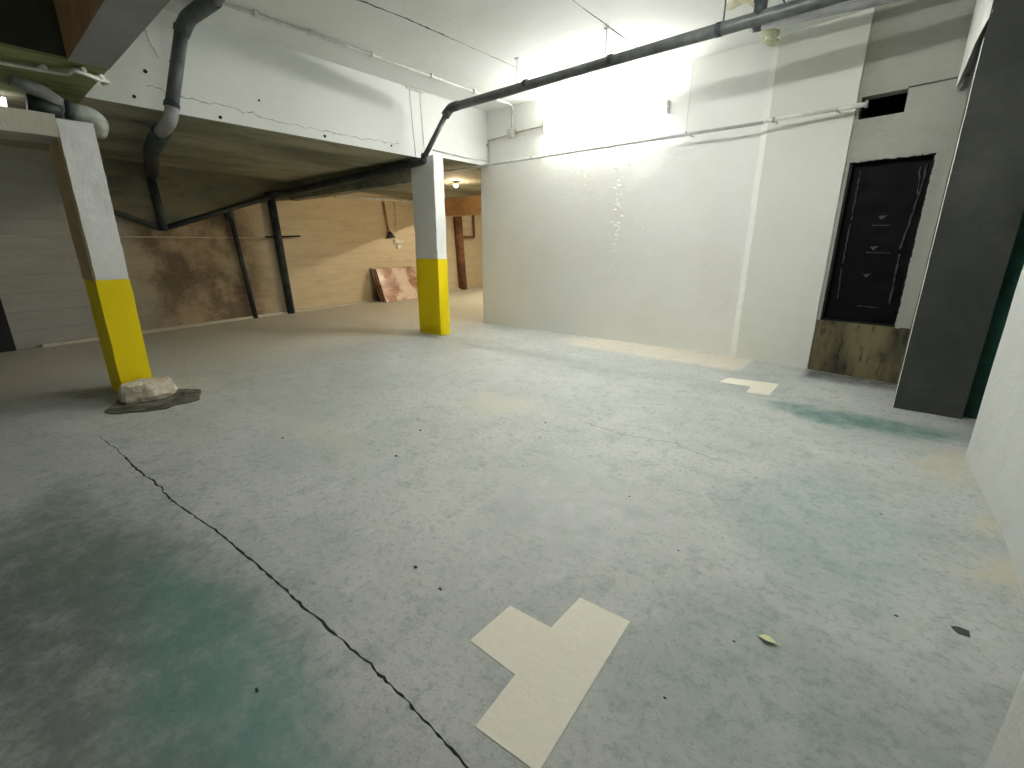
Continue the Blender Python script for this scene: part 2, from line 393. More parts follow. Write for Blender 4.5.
# big white downstand beam
cb = thing('ceiling_beam', 'deep white painted ceiling beam spanning between both yellow-based columns', 'beam', (-6.1, 3, SZ))
b = MB()
def beam(y0, y1, zb):
    n = 1
    b.add([(BX, y0, zb), (BX, y1, zb), (BX, y1, CZ), (BX, y0, CZ)], [[0, 1, 2, 3]], 0)
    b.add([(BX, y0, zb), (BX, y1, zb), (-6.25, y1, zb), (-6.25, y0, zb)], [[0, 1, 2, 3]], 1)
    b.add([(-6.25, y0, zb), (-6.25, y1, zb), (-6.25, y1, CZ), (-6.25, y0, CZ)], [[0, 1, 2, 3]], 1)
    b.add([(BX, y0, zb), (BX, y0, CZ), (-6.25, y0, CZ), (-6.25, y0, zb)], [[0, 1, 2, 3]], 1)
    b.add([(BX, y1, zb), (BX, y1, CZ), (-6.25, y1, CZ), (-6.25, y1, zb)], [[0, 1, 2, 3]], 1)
beam(1.07, 4.9, SZ); beam(4.9, 6.345, SZ+.06)
bo = b.build('beam_body', [M['white2'], M['soffit']], cb)

# left block with the cross beam
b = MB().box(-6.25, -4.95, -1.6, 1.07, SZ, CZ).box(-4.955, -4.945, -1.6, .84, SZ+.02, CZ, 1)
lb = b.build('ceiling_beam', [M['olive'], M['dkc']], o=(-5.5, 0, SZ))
tag(lb, 'dark olive concrete downstand at the top left corner', 'beam')
xb = thing('ceiling_beam', 'cross beam at top left with grey underside and brown side standing for warm light', 'beam', (-3, .95, SZ))
b = MB(); x0, x1, y0, y1 = -4.95, .33, .84, 1.075
b.add([(x0, y0, SZ), (x1, y0, SZ), (x1, y1, SZ), (x0, y1, SZ)], [[0, 1, 2, 3]], 0)
b.add([(x0, y1, SZ), (x1, y1, SZ), (x1, y1, CZ), (x0, y1, CZ)], [[0, 1, 2, 3]], 0)
b.add([(x0, y0, SZ), (x1, y0, SZ), (x1, y0, CZ), (x0, y0, CZ)], [[0, 1, 2, 3]], 1)  # brown face: warm light painted into the colour
b.add([(x0, y0, SZ), (x0, y0, CZ), (x0, y1, CZ), (x0, y1, SZ)], [[0, 1, 2, 3]], 0)
b.build('beam_body', [M['greyc'], M['raw']], xb)

# beam over the middle column running to the rear wall
b = MB().box(-10.45, -6.2, 4.88, 5.11, 2.35, SZ+.07)
tag(b.build('ceiling_beam', M['soffit'], o=(-8, 5, 2.35), rough=.004, cut=.3), 'narrow concrete beam running back from the middle column', 'beam')
b = MB().box(-12.3, -6.6, 9.35, 9.65, 2.25, SZ+.07)
tag(b.build('ceiling_beam', M['raw'], o=(-9, 9.5, 2.25)), 'brown concrete beam in the far bay behind the white wall end', 'beam')

# V-shaped hung fascia on the rear wall
ys = [(1.3, 2.0), (1.77, 1.86), (2.35, 1.64), (3.0, 1.84), (4.0, 2.18), (4.45, 2.28), (4.88, 2.35)]
b = MB(); vs = []
for y, z in ys: vs += [(bwx(y)+.12, y, z), (bwx(y)+.12, y, SZ+.01), (bwx(y)-.02, y, z), (bwx(y)-.02, y, SZ+.01)]
fs = []
for i in range(len(ys)-1):
    k = 4*i; fs += [[k, k+4, k+5, k+1], [k, k+2, k+6, k+4], [k+2, k+3, k+7, k+6]]
fs += [[0, 1, 3, 2], [4*len(ys)-4, 4*len(ys)-2, 4*len(ys)-1, 4*len(ys)-3]]
b.add(vs, fs)
tag(b.build('concrete_fascia', M['fascia'], o=(bwx(2.35), 2.35, 1.6)), 'grey V-bottomed concrete panel hung high on the rear wall', 'panel')

# ------------------------------------------------------------------ columns
def column(name, label, x0, x1, y0, y1, zt, zy, seed):
    t = thing(name, label, 'column', ((x0+x1)/2, (y0+y1)/2, 0))
    MB().box(x0, x1, y0, y1, zy, zt).build('white_shaft', M['colwhite'], t, rough=.009, cut=.075, seed=seed)
    g = .004
    MB().box(x0-g, x1+g, y0-g, y1+g, 0, zy).build('yellow_base', M['yellow'], t, rough=.006, cut=.075, seed=seed)
    return t
c2 = column('concrete_column', 'middle column with yellow lower half beside the end of the white wall', -6.20, -5.67, 4.87, 5.06, SZ+.012, 1.20, 5.)
t = thing('beam_cable', 'pair of thin white cables dropping down the beam above the middle column', 'cable', (-5.93, 4.9, 3.1))
for y_ in (4.72, 4.90):
    MB().tube([(BX+.008, y_, CZ), (BX+.008, y_+.02, 3.1), (BX+.005, y_+.05, SZ+.02)], .004, 8).build('cable_run', M['conduit'], t)
MB().box(BX-.002, BX+.03, 4.66, 4.96, CZ-.03, CZ-.005).build('clip', M['conduit'], t)
t = thing('concrete_column', 'left column with yellow lower half and crumbled mortar at its foot', 'column', (-5.67, .87, 0))
b = MB(); b.box(-5.96, -5.385, .757, .985, 1.09, 2.345)
MB().box(-5.96, -5.385, .757, .985, 1.09, 2.345).build('white_shaft', M['colwhite'], t, rough=.008, cut=.075, seed=1)
MB().box(-5.965, -5.38, .753, .989, 0, 1.09).build('yellow_base', M['yellow'], t, rough=.006, cut=.075, seed=2)
MB().box(-5.80, -5.392, -1.6, .757, 2.205, 2.37).build('lintel', M['kerb'], t, rough=.006, cut=.12, seed=3)['label'] = 'pale lintel running left from the column head'
MB().box(-5.955, -5.40, .744, .757, 1.08, 2.2).build('shaded_side_face', M['brownp'], t, rough=.002, cut=.1, seed=3)['label'] = 'narrow side with its shade painted brown'

# mortar lump at the foot
t = thing('mortar_lump', 'round crumbled cream mortar lump at the foot of the left column', 'mortar', (-5.27, .86, 0))
b = MB(); n = 40
lv = [(0, .225), (.05, .25), (.12, .235), (.165, .21), (.18, .10)]
rings = []
for j, (z, r) in enumerate(lv):
    ring = []
    for k in range(n):
        a = 2*math.pi*k/n; rr = r*(1+.13*noise.noise(Vector((math.cos(a)*2, math.sin(a)*2, z*9)))+random.uniform(-.02, .02))
        ring.append((-5.26+rr*math.cos(a)*.60, .915+.88*rr*math.sin(a)*1.0, z+random.uniform(-.006, .006)))
    rings.append(ring)
vs = [p for r in rings for p in r]+[(-5.25, .885, .17)]
fs = [[j*n+k, j*n+(k+1) % n, (j+1)*n+(k+1) % n, (j+1)*n+k] for j in range(len(lv)-1) for k in range(n)]
fs += [[(len(lv)-1)*n+k, (len(lv)-1)*n+(k+1) % n, len(lv)*n] for k in range(n)]
b.add(vs, fs, 0); b.build('mortar_body', M['stone'], t, rough=.017, cut=.022)
b = MB(); n = 26; ring = []
for k in range(n):
    a = 2*math.pi*k/n; r = 1+random.uniform(-.14, .14)
    ring.append((-5.12+.32*r*math.cos(a), .93+.36*r*math.sin(a)))
b.prism(ring, 0, .012); b.build('dirt_crust', M['dirt'], t, rough=.006, cut=.05)['label'] = 'thin dark crust spread on the floor'

# ------------------------------------------------------------------ floor marks, crack
def strip(pts, w, z, jit=.0, axis='z', steps=14, rnd=random.Random(3)):
    """irregular ribbon through pts on a horizontal plane"""
    P = []
    for i in range(len(pts)-1):
        a = Vector(pts[i]); c = Vector(pts[i+1])
        for k in range(steps): P.append(a.lerp(c, k/steps))
    P.append(Vector(pts[-1]))
    return P
def crack(name, pts, wid, mat, parent, normal, seed, jit, off, o=(0, 0, 0), thick=.0015, steps=14):
    r = random.Random(seed); N = Vector(normal); P = strip(pts, 0, 0, steps=steps); b = MB(); L = []
    for i, p in enumerate(P):
        t = (P[min(i+1, len(P)-1)]-P[max(i-1, 0)]).normalized(); s = t.cross(N).normalized()
        u = i/(len(P)-1)
        w = wid(u)*r.uniform(.25, 1.5) if callable(wid) else wid*r.uniform(.3, 1.5)
        c = p+s*(noise.noise(Vector((u*31+seed, seed, 0)))*jit + r.uniform(-1, 1)*jit*.35)
        L.append((c-s*w*.5+N*off, c+s*w*.5+N*off))
    vs = [q for pr_ in L for q in pr_]+[q-N*thick for pr_ in L for q in pr_]
    m = 2*len(L); fs = []
    for i in range(len(L)-1):
        k = 2*i; fs += [[k, k+1, k+3, k+2], [m+k, m+k+2, m+k+3, m+k+1], [k, k+2, m+k+2, m+k], [k+1, m+k+1, m+k+3, k+3]]
    b.add(vs, fs); ob = b.build(name, mat, parent, o=o); return ob
cp = [(-4.43, .42, 0), (-4.0, .455, 0), (-3.55, .47, 0), (-3.162, .50, 0), (-2.9, .50, 0), (-2.429, .556, 0), (-1.914, .586, 0), (-1.542, .601, 0), (-1.158, .618, 0), (-.891, .617, 0), (-.64, .608, 0), (-.3, .60, 0)]
ck = crack('floor_crack', cp, lambda u: .010-.003*u if u > .12 else .004, M['crack'], fl, (0, 0, 1), 3, .010, .0012)
ck['label'] = 'long dark crack across the floor'
ck = crack('floor_crack', [(-1.9, 3.05, 0), (-1.5, 3.0, 0), (-1.1, 3.1, 0), (-.75, 3.0, 0)], .006, M['fissure'], fl, (0, 0, 1), 5, .02, .001)
ck['label'] = 'faint hairline crack mid floor'
# ceiling joints
a = crack('ceiling_crack', [(-4.42, 2.6, CZ), (-4.33, 3.4, CZ), (-4.32, 4.2, CZ), (-4.32, 5.3, CZ)], .013, M['fissure'], ce, (0, 0, -1), 8, .012, .001)
crack('ceiling_crack', [(-4.5, 1.2, CZ), (-4.40, 2.6, CZ), (-4.33, 3.4, CZ), (-4.32, 4.0, CZ)], .016, M['crack'], ce, (0, 0, -1), 9, .010, .0014)
crack('ceiling_crack', [(-2.86, 2.5, CZ), (-2.87, 4.5, CZ), (-2.89, 6.33, CZ)], .011, M['crack'], ce, (0, 0, -1), 11, .006, .001)
# hairline on the white beam
def bf(y, z): return (BX, y, z)
crack('hairline_crack', [bf(1.55, 2.86), bf(1.9, 2.82), bf(2.3, 2.82), bf(2.8, 2.77), bf(3.3, 2.77), bf(3.8, 2.76), bf(4.5, 2.79)], .007, M['fissure'], cb, (1, 0, 0), 13, .03, .0012)
# spots on the beam
b = MB()
for y, z, r in ((1.44, 2.74, .016), (2.17, 2.70, .018), (3.35, 2.71, .018), (4.35, 2.75, .014), (1.8, 3.12, .016), (1.57, 2.98, .018), (2.6, 2.95, .012)):
    b.tube([(BX-.004, y, z), (BX+.006, y, z)], r, 8)
b.build('bolt_hole', M['crack'], cb)

# T markings
def mark(poly, label, z=.0025, o=None):
    b = MB().prism(poly, 0.0002, z)
    return tag(b.build('floor_marking', M['mark'], o=(poly[0][0], poly[0][1], 0)), label, 'floor marking')
mark([(-.972, .907), (-.972, 1.128), (-.785, 1.143), (-.786, 1.344), (-.575, 1.36), (-.522, .72), (-.739, .699), (-.76, .907)], 'large cream T shaped parking mark on the floor in the foreground')
mark([(-1.36, 4.98), (-1.335, 5.205), (-.86, 5.30), (-.845, 4.80), (-1.04, 4.76), (-1.06, 5.0)], 'small far cream T shaped parking mark near the grey-white pilaster')

# debris
t = thing('fallen_leaf', 'pale yellow leaf lying on the floor at lower right', 'leaf', (-.16, 1.60, 0))
b = MB(); n = 12; out = []
for k in range(n):
    u = k/(n-1); wv = .016*math.sin(math.pi*u)**.8
    out.append((u*.06-.03, wv, .004+.006*math.sin(u*3)))
vs = [(-.16+x, 1.60+y, z) for x, y, z in out]+[(-.16+x, 1.60-y, z+.004) for x, y, z in out]
b.add(vs, [[k, k+1, n+k+1, n+k] for k in range(n-1)]); lf = b.build('leaf_blade', M['leaf'], t)
lf.modifiers.new('s', 'SOLIDIFY').thickness = .001
MB().tube([(-.13, 1.60, .006), (-.112, 1.607, .004)], .0012, 6).build('stalk', M['leaf'], t)
r = random.Random(21)
def chip(x, y, s_, mat, name, label, cat, group=None, flat=.12):
    b = MB(); n = 7; ring = []
    for k in range(n):
        a = 2*math.pi*k/n; q = s_*r.uniform(.55, 1.2); ring.append((x+q*math.cos(a), y+q*.6*math.sin(a)))
    b.prism(ring, 0, [s_*flat*r.uniform(.5, 1.5) for _ in ring])
    o = b.build(name, mat, o=(x, y, 0)); tag(o, label, cat, group); return o
chip(.372, 2.11, .035, M['pier'], 'flat_chip', 'largest dark grey flake near the right wall', 'flake')
import math as _m
for (px, py, s_) in ((-.9, 3.2, .008), (-1.6, 3.7, .008), (-2.2, 3.4, .009), (-3.0, 3.0, .009), (-1.9, 1.5, .007), (-.6, 1.9, .006), (-1.7, 2.1, .007), (-.9, 2.7, .006), (.1, 2.9, .008), (-.4, 3.6, .008), (-2.69, 2.06, .018), (-2.45, 1.66, .018), (-2.62, 1.64, .008), (-2.05, 2.82, .014), (-1.9, 2.55, .012), (-1.437, 1.03, .014), (-1.25, 1.01, .012), (-3.35, 1.3, .016), (-.25, 1.52, .008), (.19, 2.05, .01), (-1.35, .33, .014), (-2.9, 2.2, .012), (-1.0, 2.2, .01), (-.35, 1.15, .009)):
    chip(px, py, s_*.8, M['crack'], 'grit_chip', 'tiny dark chip of grit on the worn grey floor', 'grit', 'dark grit chips scattered on the floor', .3)

# ------------------------------------------------------------------ pipes
PY = 4.95; PZ = 3.26
t = thing('drain_pipe', 'long dark grey drain pipe under the ceiling parallel to the white wall', 'pipe', (-3, PY, PZ))
MB().tube([(1.6, PY+.05, PZ+.03), (-1.5, PY, PZ), (-5.30, PY, PZ-.02)], .054, 20).build('pipe_run', M['pipe'], t)
MB().tube([(-5.19, PY, PZ-.015), (-5.34, PY, PZ-.02), (-5.38, 4.93, PZ-.06), (-5.40, 4.89, PZ-.12)], .060, 20, round_=.05).build('elbow', M['pipe'], t)
MB().tube([(-5.385, 4.92, PZ-.07), (-5.62, 4.66, 2.60)], .036, 18).build('slanted_run', M['pipe'], t)
for x in (-1.75, -2.85, -4.0):
    MB().tube([(x-.025, PY, PZ), (x+.025, PY, PZ)], .059, 18).build('clamp', M['pipe2'], t)
for x, m in ((-4.115, 'gcon'), (-2.90, 'gcon'), (-1.71, 'pipe')):
    b = MB().tube([(x, PY-.03, CZ), (x, PY-.03, PZ+.03)], .008, 8).tube([(x-.03, PY-.03, CZ-.008), (x+.03, PY-.03, CZ-.008)], .012, 8)
    b.build('hanger', M[m], t)
# branch continuing under the beam to the rear wall
t = thing('drain_pipe', 'blue-black drain pipe running back under the beam to the rear wall', 'pipe', (-8, 4.7, 2.5))
MB().tube([(-5.62, 4.66, 2.63), (-5.70, 4.72, 2.575), (-6.3, 4.79, 2.565), (-10.05, 4.75, 2.46), (-10.10, 4.3, 2.36)], [.045]*3+[.05]*6+[.07]*60, 18, round_=.1).build('pipe_run', M['pipe2'], t)
MB().tube([(-10.10, 4.4, 2.36), (-9.70, 2.45, 1.70)], .045, 14).build('slanted_run', M['pipe2'], t)
t = thing('drain_pipe', 'black vertical pipe on the V-bottomed rear panel with a branch rising left', 'pipe', (-9.62, 2.36, 2.1))
MB().tube([(-9.62, 2.33, SZ), (-9.64, 2.37, 1.64)], .06, 14).build('pipe_run', M['pipe2'], t)
MB().tube([(-9.66, 2.37, 1.68), (-9.52, 1.72, 1.90), (-9.45, 1.3, 2.06)], .04, 12).build('branch', M['pipe2'], t)

# left drop pipe
t = thing('drain_pipe', 'thick grey drain pipe slanting down across the left end of the white beam', 'pipe', (-5.75, 1.75, 3))
P0 = Vector((-5.75, 1.885, 3.38)); P1 = Vector((-5.75, 1.675, 2.66))
MB().tube([P0, P1], .058, 20).build('pipe_run', M['pipe'], t)
MB().tube([(-5.10, 1.97, 3.455), (-3.4, 1.86, 3.47), (-1.5, 1.74, 3.48)], .06, 20).build('ceiling_run', M['pipe'], t)
MB().tube([(-5.12, 1.97, 3.455), (-5.70, 1.93, 3.455), P0-Vector((0, .02, .06))], .068, 20, round_=.12).build('elbow', M['pipe'], t)
MB().tube([P1+Vector((0, .02, .04)), P1+Vector((0, -.03, -.12)), (-6.20, 1.66, 2.50)], .060, 18, round_=.10).build('lower_elbow', M['pipeg'], t)
MB().tube([(-6.15, 1.655, 2.50), (-7.4, 1.85, 2.50), (-9.50, 2.33, 2.50)], .085, 16).build('rear_run', M['pipe2'], t)
for u in (.02, .97):
    q = P0.lerp(P1, u); d_ = (P1-P0).normalized()*.02
    MB().tube([q-d_, q+d_], .068, 18).build('collar', M['pipe2'], t)

# elbow pipe above left column
t = thing('drain_pipe', 'pale grey elbow pipe passing over the head of the left column', 'pipe', (-5.8, .95, 2.5))
MB().tube([(-5.75, .60, 2.66), (-5.78, .74, 2.615), (-5.80, .86, 2.53), (-5.80, .90, 2.49)], .062, 18, round_=.06).build('upper_bend', M['pipel'], t)
MB().tube([(-5.80, .885, 2.50), (-5.80, .935, 2.495)], .075, 18).build('collar', M['pipe2'], t)
MB().tube([(-5.80, .925, 2.497), (-5.80, 1.05, 2.49), (-5.90, 1.13, 2.46), (-6.05, 1.13, 2.40)], .066, 18, round_=.09).build('elbow', M['pipel'], t)
MB().tube([(-5.8, .66, 2.50), (-5.8, .86, 2.475)], .072, 16).build('dark_run', M['pipe2'], t)

# grey pipe at top right with foam plug
t = thing('drain_pipe', 'lighter grey pipe under the ceiling above the grey-white pilaster', 'pipe', (-1, 5.8, 3.45))
MB().tube([(-1.70, 5.68, 3.475), (-.8, 5.78, 3.46), (.04, 5.86, 3.45)], .038, 16).build('pipe_run', M['pipeg'], t)
MB().tube([(-1.68, 5.68, 3.475), (-1.60, 5.69, 3.474)], .045, 14).build('collar', M['pipe'], t)
t = thing('foam_plug', 'yellowed foam lump around the dark drain pipe at the top', 'foam', (-1.6, 5.45, 3.45))
for blobs in (((-1.60, 5.15, 3.52, .05), (-1.70, 5.20, 3.54, .05), (-1.55, 5.26, 3.52, .055), (-1.76, 5.24, 3.54, .045)),
              ((-1.62, 5.72, 3.52, .05), (-1.60, 5.94, 3.51, .06), (-1.66, 5.83, 3.52, .06), (-1.58, 6.04, 3.50, .055), (-1.64, 6.14, 3.50, .055), (-1.61, 6.22, 3.48, .05))):
    b = MB()
    for (cx, cy, cz, rr) in blobs:
        bmx = bmesh.new(); bmesh.ops.create_icosphere(bmx, subdivisions=3, radius=rr)
        vs = [(v.co.x*1.3+cx, v.co.y*1.2+cy, min(v.co.z*.7+cz, CZ+.005)) for v in bmx.verts]; fs = [[v.index for v in f.verts] for f in bmx.faces]; bmx.free()
        b.add(vs, fs, 0, True)
    fo = b.build('foam_body', M['foam'], t, rough=.012, cut=.05)
    rm = fo.modifiers.new('r', 'REMESH'); rm.mode = 'VOXEL'; rm.voxel_size = .009
t = thing('pipe_branch', 'short black capped pipe stub standing on the dark drain pipe', 'pipe', (-1.42, 5.07, 3.4))
MB().tube([(-1.42, 4.95, 3.26), (-1.42, 4.95, 3.40)], .052, 18).tube([(-1.42, 4.95, 3.39), (-1.42, 4.95, 3.435)], [.062, .058], 18).build('stub_body', M['pipe2'], t)
MB().tube([(-1.30, 4.95, CZ), (-1.29, 4.95, 3.44), (-1.23, 4.95, 3.31)], .007, 8).build('hook_wire', M['pipe'], t)

# ------------------------------------------------------------------ conduits on the white wall
CY = 6.075
def cz(x): return 2.695+.0*(x)
t = thing('electrical_conduit', 'long thin grey conduit crossing the white wall below the tube light', 'conduit', (-3.5, CY, 2.69))
MB().tube([(-7.1, CY+.02, 2.70), (-6.0, CY, 2.685), (-1.55, CY, 2.68)], .018, 12).build('conduit_run', M['gcon'], t)
MB().tube([(-1.56, CY, 2.69), (-.86, CY-.01, 2.695)], .019, 12).build('thick_run', M['conduit'], t)
MB().tube([(-.88, CY-.01, 2.695), (-.665, CY-.005, 2.70)], .022, 14).build('end_sleeve', M['conduit'], t)
MB().tube([(-.665, CY-.005, 2.70), (-.64, CY-.005, 2.70)], .034, 14).build('end_ring', M['metal'], t)
for x in (-1.46, -.88):
    b = MB().tube([(x-.012, CY, 2.69), (x+.012, CY, 2.69)], .028, 12).box(x-.006, x+.006, CY, 6.28, 2.684, 2.696)
    b.build('clamp', M['metal'], t)
for x in (-5.0, -3.69, -2.52):
    xx = x*CY/6.34
    b = MB().tube([(xx-.01, CY, 2.695), (xx+.01, CY, 2.695)], .02, 10).box(xx-.005, xx+.005, CY, 6.35, 2.69, 2.70)
    b.build('clamp', M['metal'], t)
for x0, x1 in ((-5.24, -4.99), (-3.69, -3.67), (-2.50, -2.52)):
    MB().tube([(x0+.0, 6.325, CZ-.01), (x0+(x1-x0)*.2, 6.328, 3.3), (x1, 6.328, 2.72)], .003, 8).build('hanger_wire', M['conduit'], t)

t = thing('electrical_conduit', 'white conduit running along the ceiling beside the white beam', 'conduit', (-5.33, 4, 3.53))
MB().tube([(-5.36, 1.2, 3.535), (-5.31, 3.1, 3.535), (-5.33, 5.0, 3.535), (-5.33, 6.24, 3.535), (-5.37, 6.315, 3.50), (-5.385, 6.315, 3.22)], .016, 12, round_=.05).build('conduit_run', M['conduit'], t)
for y in (2.4, 2.95, 3.7, 4.6, 5.4):
    MB().box(-5.355, -5.29, y-.015, y+.015, 3.515, CZ).build('clip', M['conduit'], t)
t = thing('junction_box', 'small white junction box left of the tube light', 'junction box', (-5.39, 6.32, 3.15))
MB().box(-5.46, -5.32, 6.27, 6.342, 3.09, 3.22).build('box_body', M['conduit'], t, bevel=.008)
MB().box(-5.45, -5.33, 6.262, 6.272, 3.10, 3.21).build('box_lid', M['conduit'], t, bevel=.003)
t = thing('electrical_conduit', 'short beige conduit joining the junction box to the corner of the beam', 'conduit', (-5.8, 6.31, 3.0))
MB().tube([(-5.46, 6.32, 3.14), (-5.93, 6.32, 3.12)], .011, 10).build('conduit_run', M['beige'], t)
MB().tube([(-5.915, 6.32, 3.12), (-5.915, 6.32, 2.72)], .014, 10).build('conduit_drop', M['conduit'], t)
MB().tube([(-5.915, 6.30, 3.06), (-5.915, 6.30, 3.03)], .02, 10).build('coupling', M['beige'], t)
tag(MB().tube([(-5.32, 6.32, 3.155), (-4.72, 6.32, 3.165)], .010, 10).build('electrical_conduit', M['beige'], o=(-5, 6.32, 3.16)), 'beige conduit between the junction box and the tube light', 'conduit')
tag(MB().tube([(-5.93, 5.1, 2.80), (-5.93, 5.7, 2.79), (-5.93, 6.3, 2.80)], .010, 10).build('electrical_conduit', M['conduit'], o=(-5.93, 5.7, 2.8)), 'thin white conduit along the beam foot right of the middle column', 'conduit')

# conduit clipped under the top-left cross beam
t = thing('electrical_conduit', 'pale conduit with bends clipped under the top left beams', 'conduit', (-5.2, .7, 2.62))
MB().tube([(-5.22, -.6, 2.625), (-5.22, .52, 2.625), (-5.20, .80, 2.625), (-5.16, .86, 2.625), (-5.0, .87, 2.62), (-5.12, 1.03, 2.625), (-5.30, 1.13, 2.66), (-5.55, 1.14, 2.70)], .014, 10, round_=.03).build('conduit_run', M['conduit'], t)
for (x, y) in ((-5.21, .72), (-5.05, .92), (-5.14, 1.04)):
    MB().tube([(x-.03, y-.02, 2.635), (x+.03, y+.02, 2.645)], .02, 10).build('clip', M['conduit'], t)
t = thing('cable_cleat', 'small white cleat with hanging grey cable at the beam corner', 'cleat', (-5.9, 1.6, 3.36))
MB().tube([(-5.94, 1.58, 3.34), (-5.80, 1.60, 3.36)], .02, 10).build('cleat_body', M['conduit'], t)
MB().tube([(-5.9, 1.62, 3.36), (-5.93, 1.64, 3.25), (-5.93, 1.70, 3.12)], .007, 8, round_=.05).build('hanging_cable', M['gcon'], t)
# bright lamp seen through the gap at the left edge
t = thing('bulkhead_lamp', 'glowing white lamp above the lintel at the left edge', 'lamp', (-6.4, .57, 2.56))
MB().tube([(-6.4, .45, 2.575), (-6.4, .59, 2.56)], .075, 16).build('lamp_shade', M['dim'], t)
MB().box(-6.45, -6.35, .48, .57, 2.60, SZ).build('lamp_bracket', M['metal'], t)

# ------------------------------------------------------------------ twin tube light
L = Vector((-4.70, 6.293, 3.155)); R = Vector((-2.79, 6.293, 3.085))
t = thing('fluorescent_light', 'lit twin tube fluorescent light on the white wall', 'light', tuple((L+R)/2))
def off(p, dy, dz): return p+Vector((0, dy, dz))
b = MB(); hw = .085
b.add([off(L, .012, -hw*.6), off(R, .012, -hw*.6), off(R, .012, hw*.6), off(L, .012, hw*.6), off(L, .047, -hw), off(R, .047, -hw), off(R, .047, hw), off(L, .047, hw)],
      [[0, 1, 2, 3], [4, 5, 6, 7], [0, 1, 5, 4], [1, 2, 6, 5], [2, 3, 7, 6], [3, 0, 4, 7]])
b.build('fixture_body', M['conduit'], t)
for dz in (-.030, .030):
    MB().tube([off(L, -.01, dz), off(R, -.01, dz)], .015, 12).build('light_tube', M['tube'], t)
    for P_, s_ in ((L, -1), (R, 1)):
        MB().tube([off(P_, -.01, dz), off(P_, -.01, dz)+Vector((.035*s_, 0, 0))], .018, 12).build('end_cap', M['conduit'], t)
for P_, s_ in ((L, -1), (R, 1)):
    q = P_+Vector((.02*s_, 0, 0)); MB().box(q.x-.012, q.x+.012, q.y-.02, 6.342, q.z-.075, q.z+.075).build('tube_holder', M['conduit'], t)

t = thing('fluorescent_light', 'added twin tube ceiling light over the bay, unseen above the view', 'light', (-1.55, 3.3, 3.4))  # unseen fill light, added to brighten wall and pilaster
for x_ in (-2.1, -1.0):
    MB().tube([(x_, 3.3, CZ), (x_, 3.3, 3.43)], .008, 8).build('hanger', M['metal'], t)
MB().box(-2.40, -.70, 3.22, 3.38, 3.40, 3.45).build('fixture_body', M['conduit'], t, bevel=.01)
for y_ in (3.26, 3.34):
    MB().tube([(-2.35, y_, 3.37), (-.75, y_, 3.37)], .015, 12).build('light_tube', M['tube3'], t)
for x_ in (-2.37, -.73):
    MB().box(x_-.02, x_+.02, 3.23, 3.37, 3.34, 3.40).build('tube_holder', M['conduit'], t)
# ------------------------------------------------------------------ hatch contents
t = thing('shaft_panel', 'tall black plastic covered panel inside the recess hatch with grey streaks for its reflections', 'panel', (-.35, 6.30, .6))
b = MB(); nx, nz = 24, 60; vs = []
for j in range(nz+1):
    for i in range(nx+1):
        x = -.74+.76*i/nx; z = .52+1.76*j/nz
        y = nw(x)+.095+.012*noise.noise(Vector((x*7, 1, z*1.6)))+.02*abs(noise.noise(Vector((x*3+5, 2, z*5))))
        vs.append((x, y, z))
b.add(vs, [[j*(nx+1)+i, j*(nx+1)+i+1, (j+1)*(nx+1)+i+1, (j+1)*(nx+1)+i] for j in range(nz) for i in range(nx)], 0, True)
sh = b.build('plastic_sheet', M['blackgl'], t); sh.modifiers.new('s', 'SOLIDIFY').thickness = .004
def streak_tube(pts, w, name, r_=.006):  # thin grey tubes drawn for highlight streaks on the black sheet
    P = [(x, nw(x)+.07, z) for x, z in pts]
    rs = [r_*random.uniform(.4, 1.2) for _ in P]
    MB().tube(P, rs, 8).build(name, M['streak'], t)
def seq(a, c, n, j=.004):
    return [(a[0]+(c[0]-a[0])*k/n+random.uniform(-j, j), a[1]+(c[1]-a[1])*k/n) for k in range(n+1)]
streak_tube(seq((-.615, 2.12), (-.612, 1.65), 14), 0, 'highlight_streak', .007)
streak_tube(seq((-.612, 1.60), (-.615, 1.20), 12), 0, 'highlight_streak', .008)
streak_tube(seq((-.612, 1.15), (-.60, .82), 10), 0, 'highlight_streak', .006)
streak_tube(seq((-.095, 2.13), (-.10, 1.9), 8)+seq((-.105, 1.85), (-.15, 1.35), 14), 0, 'highlight_streak', .008)
streak_tube(seq((-.14, 2.10), (-.115, 1.86), 8), 0, 'highlight_streak', .005)
streak_tube(seq((-.15, 1.30), (-.135, .80), 14), 0, 'highlight_streak', .009)
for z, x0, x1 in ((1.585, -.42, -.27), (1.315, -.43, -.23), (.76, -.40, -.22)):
    streak_tube(seq((x0, z), (x1, z-.005), 6, .002), 0, 'highlight_bar', .004)
for z, xx in ((1.66, -.355), (1.36, -.37), (1.08, -.38)):  # small grey triangles drawn for the glints
    b = MB(); yy = nw(xx)+.07
    b.add([(xx-.035, yy, z+.014), (xx+.035, yy, z+.018), (xx, yy, z-.022), (xx-.035, yy+.02, z+.014), (xx+.035, yy+.02, z+.018), (xx, yy+.02, z-.022)],
          [[0, 1, 2], [5, 4, 3], [0, 3, 4, 1], [1, 4, 5, 2], [2, 5, 3, 0]])
    b.build('highlight_glint', M['streak'], t)
b = MB()
for x0, x1, z0, z1 in ((-.715, -.69, .58, 2.22), (-.06, -.037, .58, 2.22), (-.69, -.06, 2.195, 2.22), (-.69, -.06, .58, .60)):
    b.prism([(x0, nw(x0)+.01), (x1, nw(x1)+.01), (x1, nw(x1)+.08), (x0, nw(x0)+.08)], z0, z1)
b.build('hatch_frame', M['black'], t)

